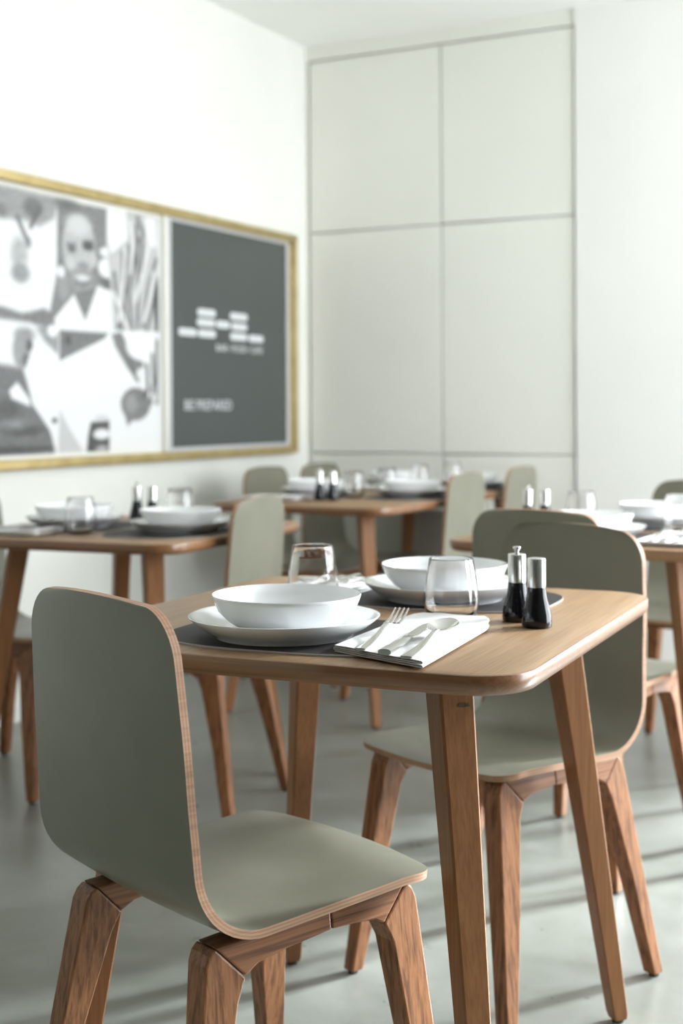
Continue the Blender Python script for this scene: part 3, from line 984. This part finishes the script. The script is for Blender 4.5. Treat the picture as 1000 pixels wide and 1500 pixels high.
def fork_mesh():
    st = []
    for i in range(15):
        q = i / 14
        st.append((q * 0.122, 0.0076 - 0.0040 * min(1, q * 1.15), 0.0022 + 0.013 * q ** 2.2, 0.0016, 0))
    for i in range(1, 10):
        q = i / 9
        st.append((0.122 + 0.030 * q, 0.0036 + 0.0088 * math.sin(math.pi / 2 * q) ** 1.2, 0.0152 - 0.0045 * math.sin(math.pi / 2 * q), 0.0011, 0.0012 * q))
    V, F = strip_mesh('fork', st, 8)
    for k in range(4):
        x0 = -0.0094 + 0.00627 * k
        ts = []
        for i in range(9):
            q = i / 8
            y = 0.151 + 0.052 * q
            z = 0.0105 + 0.0125 * q ** 1.7
            w = 0.0021 * (1 - 0.55 * q)
            ts.append([(x0 * (1 + .04 * q) + a * w, y, z + b * 0.0010) for a, b in ((-1, -1), (1, -1), (1, 1), (-1, 1))])
        v, f = loft(ts)
        o = len(V)
        V += v
        F += [tuple(o + i for i in q) for q in f]
    return mesh('fork', V, F, M_STEEL, None, True, 45)


def napkin_mesh(corners, lift=0.0):
    """linen napkin folded in layers; corners = near-left, near-right, far-right, far-left in plan"""
    th = 0.0013
    path = []          # folded ribbon section (u 0..1, z)
    layers = 4
    gap = 0.0024
    for k in range(layers):
        z = 0.0012 + gap * k
        us = np.linspace(0.0, 1.0, 15)
        if k % 2: us = us[::-1]
        for i, u in enumerate(us):
            uu = 0.012 + u * 0.976
            path.append((uu, z))
        if k < layers - 1:
            e = 1 if k % 2 == 0 else 0
            for a in (30, 90, 150):
                path.append((0.988 + 0.012 * math.sin(R(a)) if e else 0.012 - 0.012 * math.sin(R(a)), z + gap / 2 - gap / 2 * math.cos(R(a))))
    W0 = 0.16
    P_ = [Vector((u * W0, z)) for u, z in path]
    left, right = [], []
    for i, p in enumerate(P_):
        t = (P_[min(i + 1, len(P_) - 1)] - P_[max(i - 1, 0)])
        t = t.normalized() if t.length > 1e-9 else Vector((1, 0))
        nn = Vector((-t.y, t.x)) * th / 2
        left.append(p + nn)
        right.append(p - nn)
    sec = left + right[::-1]
    nl, nr, fr, fl = [Vector(c) for c in corners]
    secs = []
    n = 20
    for i in range(n + 1):
        v = i / n
        loop = []
        for p in sec:
            u = p.x / W0
            # rounded far corners
            vv = v
            cut = 0.0
            if v > 0.86:
                q = (v - 0.86) / 0.14
                cut = 0.16 * (1 - math.sqrt(max(0.0, 1 - q * q)))
            uu = cut * 0.6 + u * (1 - cut * 1.3)
            a = nl.lerp(nr, uu)
            b = fl.lerp(fr, uu)
            q2 = a.lerp(b, vv)
            puff = 1 + lift * (v ** 1.5) * 60
            wob = 0.0009 * math.sin(9 * u + 5 * v) * (p.y / 0.009)
            loop.append((q2.x, q2.y, max(0.0003, p.y * puff) + max(0, wob)))
        secs.append(loop)
    vv, ff = loft(secs)
    fm = [0] * len(ff)
    fm[-2] = fm[-1] = 1
    return mesh('napkin', vv, ff, [M_LINEN, M_HEM], fm, True, 70)


def frame_of(t):
    c, s = math.cos(t['yaw']), math.sin(t['yaw'])
    return lambda x, y: (t['c'][0] + c * x - s * y, t['c'][1] + s * x + c * y)


# default place setting, diner at the origin side looking along +y; the plate is the origin
NAP = [(0.155, -0.150), (0.290, -0.160), (0.290, 0.080), (0.162, 0.086)]
ME_NAP = napkin_mesh(NAP, 0.010)
ME_FORK, ME_KNIFE, ME_SPOON = fork_mesh(), knife_mesh(), spoon_mesh()
NAP_Z = 0.0093


def glass_z(q):
    for (mx, my), a in MATS:
        dx, dy = q[0] - mx, q[1] - my
        u, v = math.cos(a) * dx + math.sin(a) * dy, -math.sin(a) * dx + math.cos(a) * dy
        if abs(u) < 0.24 and abs(v) < 0.19: return Z_MAT + MAT_T + 0.0002
    return TH + 0.0002


GLASSES = []


def put(name, me, loc, rz, label, cat, group, tilt=0.0):
    o = link(name, me)
    o.location = loc
    o.rotation_euler = (tilt, 0, rz)
    return prop(o, label, cat, group)


def setting(where, plate, ang, mat=None, glass=None, nap=True, cutlery=True, fwd=0.02):
    px, py = plate
    c, s = math.cos(ang), math.sin(ang)
    g = lambda x, y: (px + c * x - s * y, py + s * x + c * y)
    m = mat or g(0.0, fwd)
    MATS.append((m, ang))
    put('placemat', ME_MAT, (*m, Z_MAT), ang, 'dark leather placemat ' + where, 'placemat', 'dark leather placemats')
    put('plate', ME_PLATE, (px, py, Z_PLATE), ang + 0.4, 'wide white plate ' + where, 'plate', 'white plates under bowls')
    put('bowl', ME_BOWL, (px, py, Z_BOWL), ang + 0.4, 'white bowl on its plate ' + where, 'bowl', 'white bowls')
    gl = glass or g(0.155, 0.235)
    GLASSES.append(put('tumbler', ME_GLASS, (*gl, TH + 0.0002), 0, 'clear glass tumbler ' + where, 'glass', 'clear tumblers'))
    if nap:
        put('napkin', ME_NAP, (px, py, TH + MAT_T), ang, 'folded white napkin ' + where, 'napkin', 'folded white napkins')
    if cutlery:
        for nm, me, x in (('fork', ME_FORK, 0.192), ('knife', ME_KNIFE, 0.222), ('spoon', ME_SPOON, 0.252)):
            q = g(x, -0.142)
            put(nm, me, (*q, TH + MAT_T + NAP_Z + 0.0005), ang + 0.02, 'steel %s on the napkin %s' % (nm, where), nm, 'steel cutlery')


def mills(where, pep, salt):
    for pp, q in ((True, pep), (False, salt)):
        e = mill(pp)
        e.location = (*q, glass_z(q))
        prop(e, ('taller black and steel pepper mill with knob ' if pp else 'black salt shaker with flat steel cap ') + where,
             'pepper mill' if pp else 'salt shaker', 'black and steel mills')


# --- front table
fa = frame_of(TA)
ang = TA['yaw']
wA = 'at the near place of the front table'
put('placemat', ME_MAT, (*fa(0.005, -0.220), Z_MAT), ang, 'dark leather placemat ' + wA, 'placemat', 'dark leather placemats')
put('plate', ME_PLATE, (*fa(-0.022, -0.251), Z_PLATE), ang + 0.4, 'wide white plate ' + wA, 'plate', 'white plates under bowls')
put('bowl', ME_BOWL, (*fa(-0.018, -0.250), Z_BOWL), ang + 0.4, 'white bowl on its plate ' + wA, 'bowl', 'white bowls')
put('tumbler', ME_GLASS, (*fa(0.146, -0.012), TH + 0.0002), 0, 'clear glass tumbler standing between napkin and mills on the front table', 'glass', 'clear tumblers')
nA = napkin_mesh([(0.098, -0.345), (0.250, -0.413), (0.232, -0.065), (0.105, -0.060)], 0.010)
put('napkin', nA, (*fa(0, 0), TH + MAT_T), ang, 'folded white napkin ' + wA, 'napkin', 'folded white napkins')
zc = TH + MAT_T + NAP_Z + 0.0006
for nm, me, x, y, a in (('fork', ME_FORK, 0.150, -0.378, 0.10), ('knife', ME_KNIFE, 0.192, -0.396, 0.06), ('spoon', ME_SPOON, 0.226, -0.408, 0.06)):
    put(nm, me, (*fa(x, y), zc), ang + a, 'steel %s on the napkin %s' % (nm, wA), nm, 'steel cutlery', 0.02)
setting('at the far place of the front table', fa(0.060, 0.195), ang + math.pi, mat=fa(0.045, 0.215), glass=fa(-0.125, 0.064))
mills('on the front table', fa(0.241, 0.020), fa(0.285, -0.026))

# --- left table: diners left and right
setting('on the right side of the left table', (-2.06, 3.05), R(94), glass=(-2.28, 3.37))
setting('on the wall side of the left table', (-2.425, 3.06), R(-86), glass=(-2.265, 2.885))
mills('on the left table', (-2.394, 3.315), (-2.346, 3.325))

# --- long table: two diners a side
setting('at the near right place of the long back table', (-2.10, 4.64), R(90), cutlery=False, glass=(-2.31, 4.86), fwd=0.0)
setting('at the near wall-side place of the long back table', (-2.465, 4.56), R(-90), cutlery=False, glass=(-2.275, 4.50), fwd=0.0)
setting('at the far right place of the long back table', (-2.10, 5.24), R(90), cutlery=False, glass=(-2.28, 5.46), fwd=0.0)
setting('at the far wall-side place of the long back table', (-2.465, 5.27), R(-90), cutlery=False, glass=(-2.275, 5.10), fwd=0.0)
mills('on the long back table', (-2.325, 4.33), (-2.277, 4.34))

# --- right table: diners near and far
setting('at the near place of the right table', (-1.02, 3.335), R(-1), glass=(-0.855, 3.575))
setting('at the far place of the right table', (-0.955, 3.755), R(179), glass=(-1.13, 3.615))
mills('on the right table', (-1.272, 3.58), (-1.232, 3.608))
for o in GLASSES:
    o.location.z = glass_z(o.location)
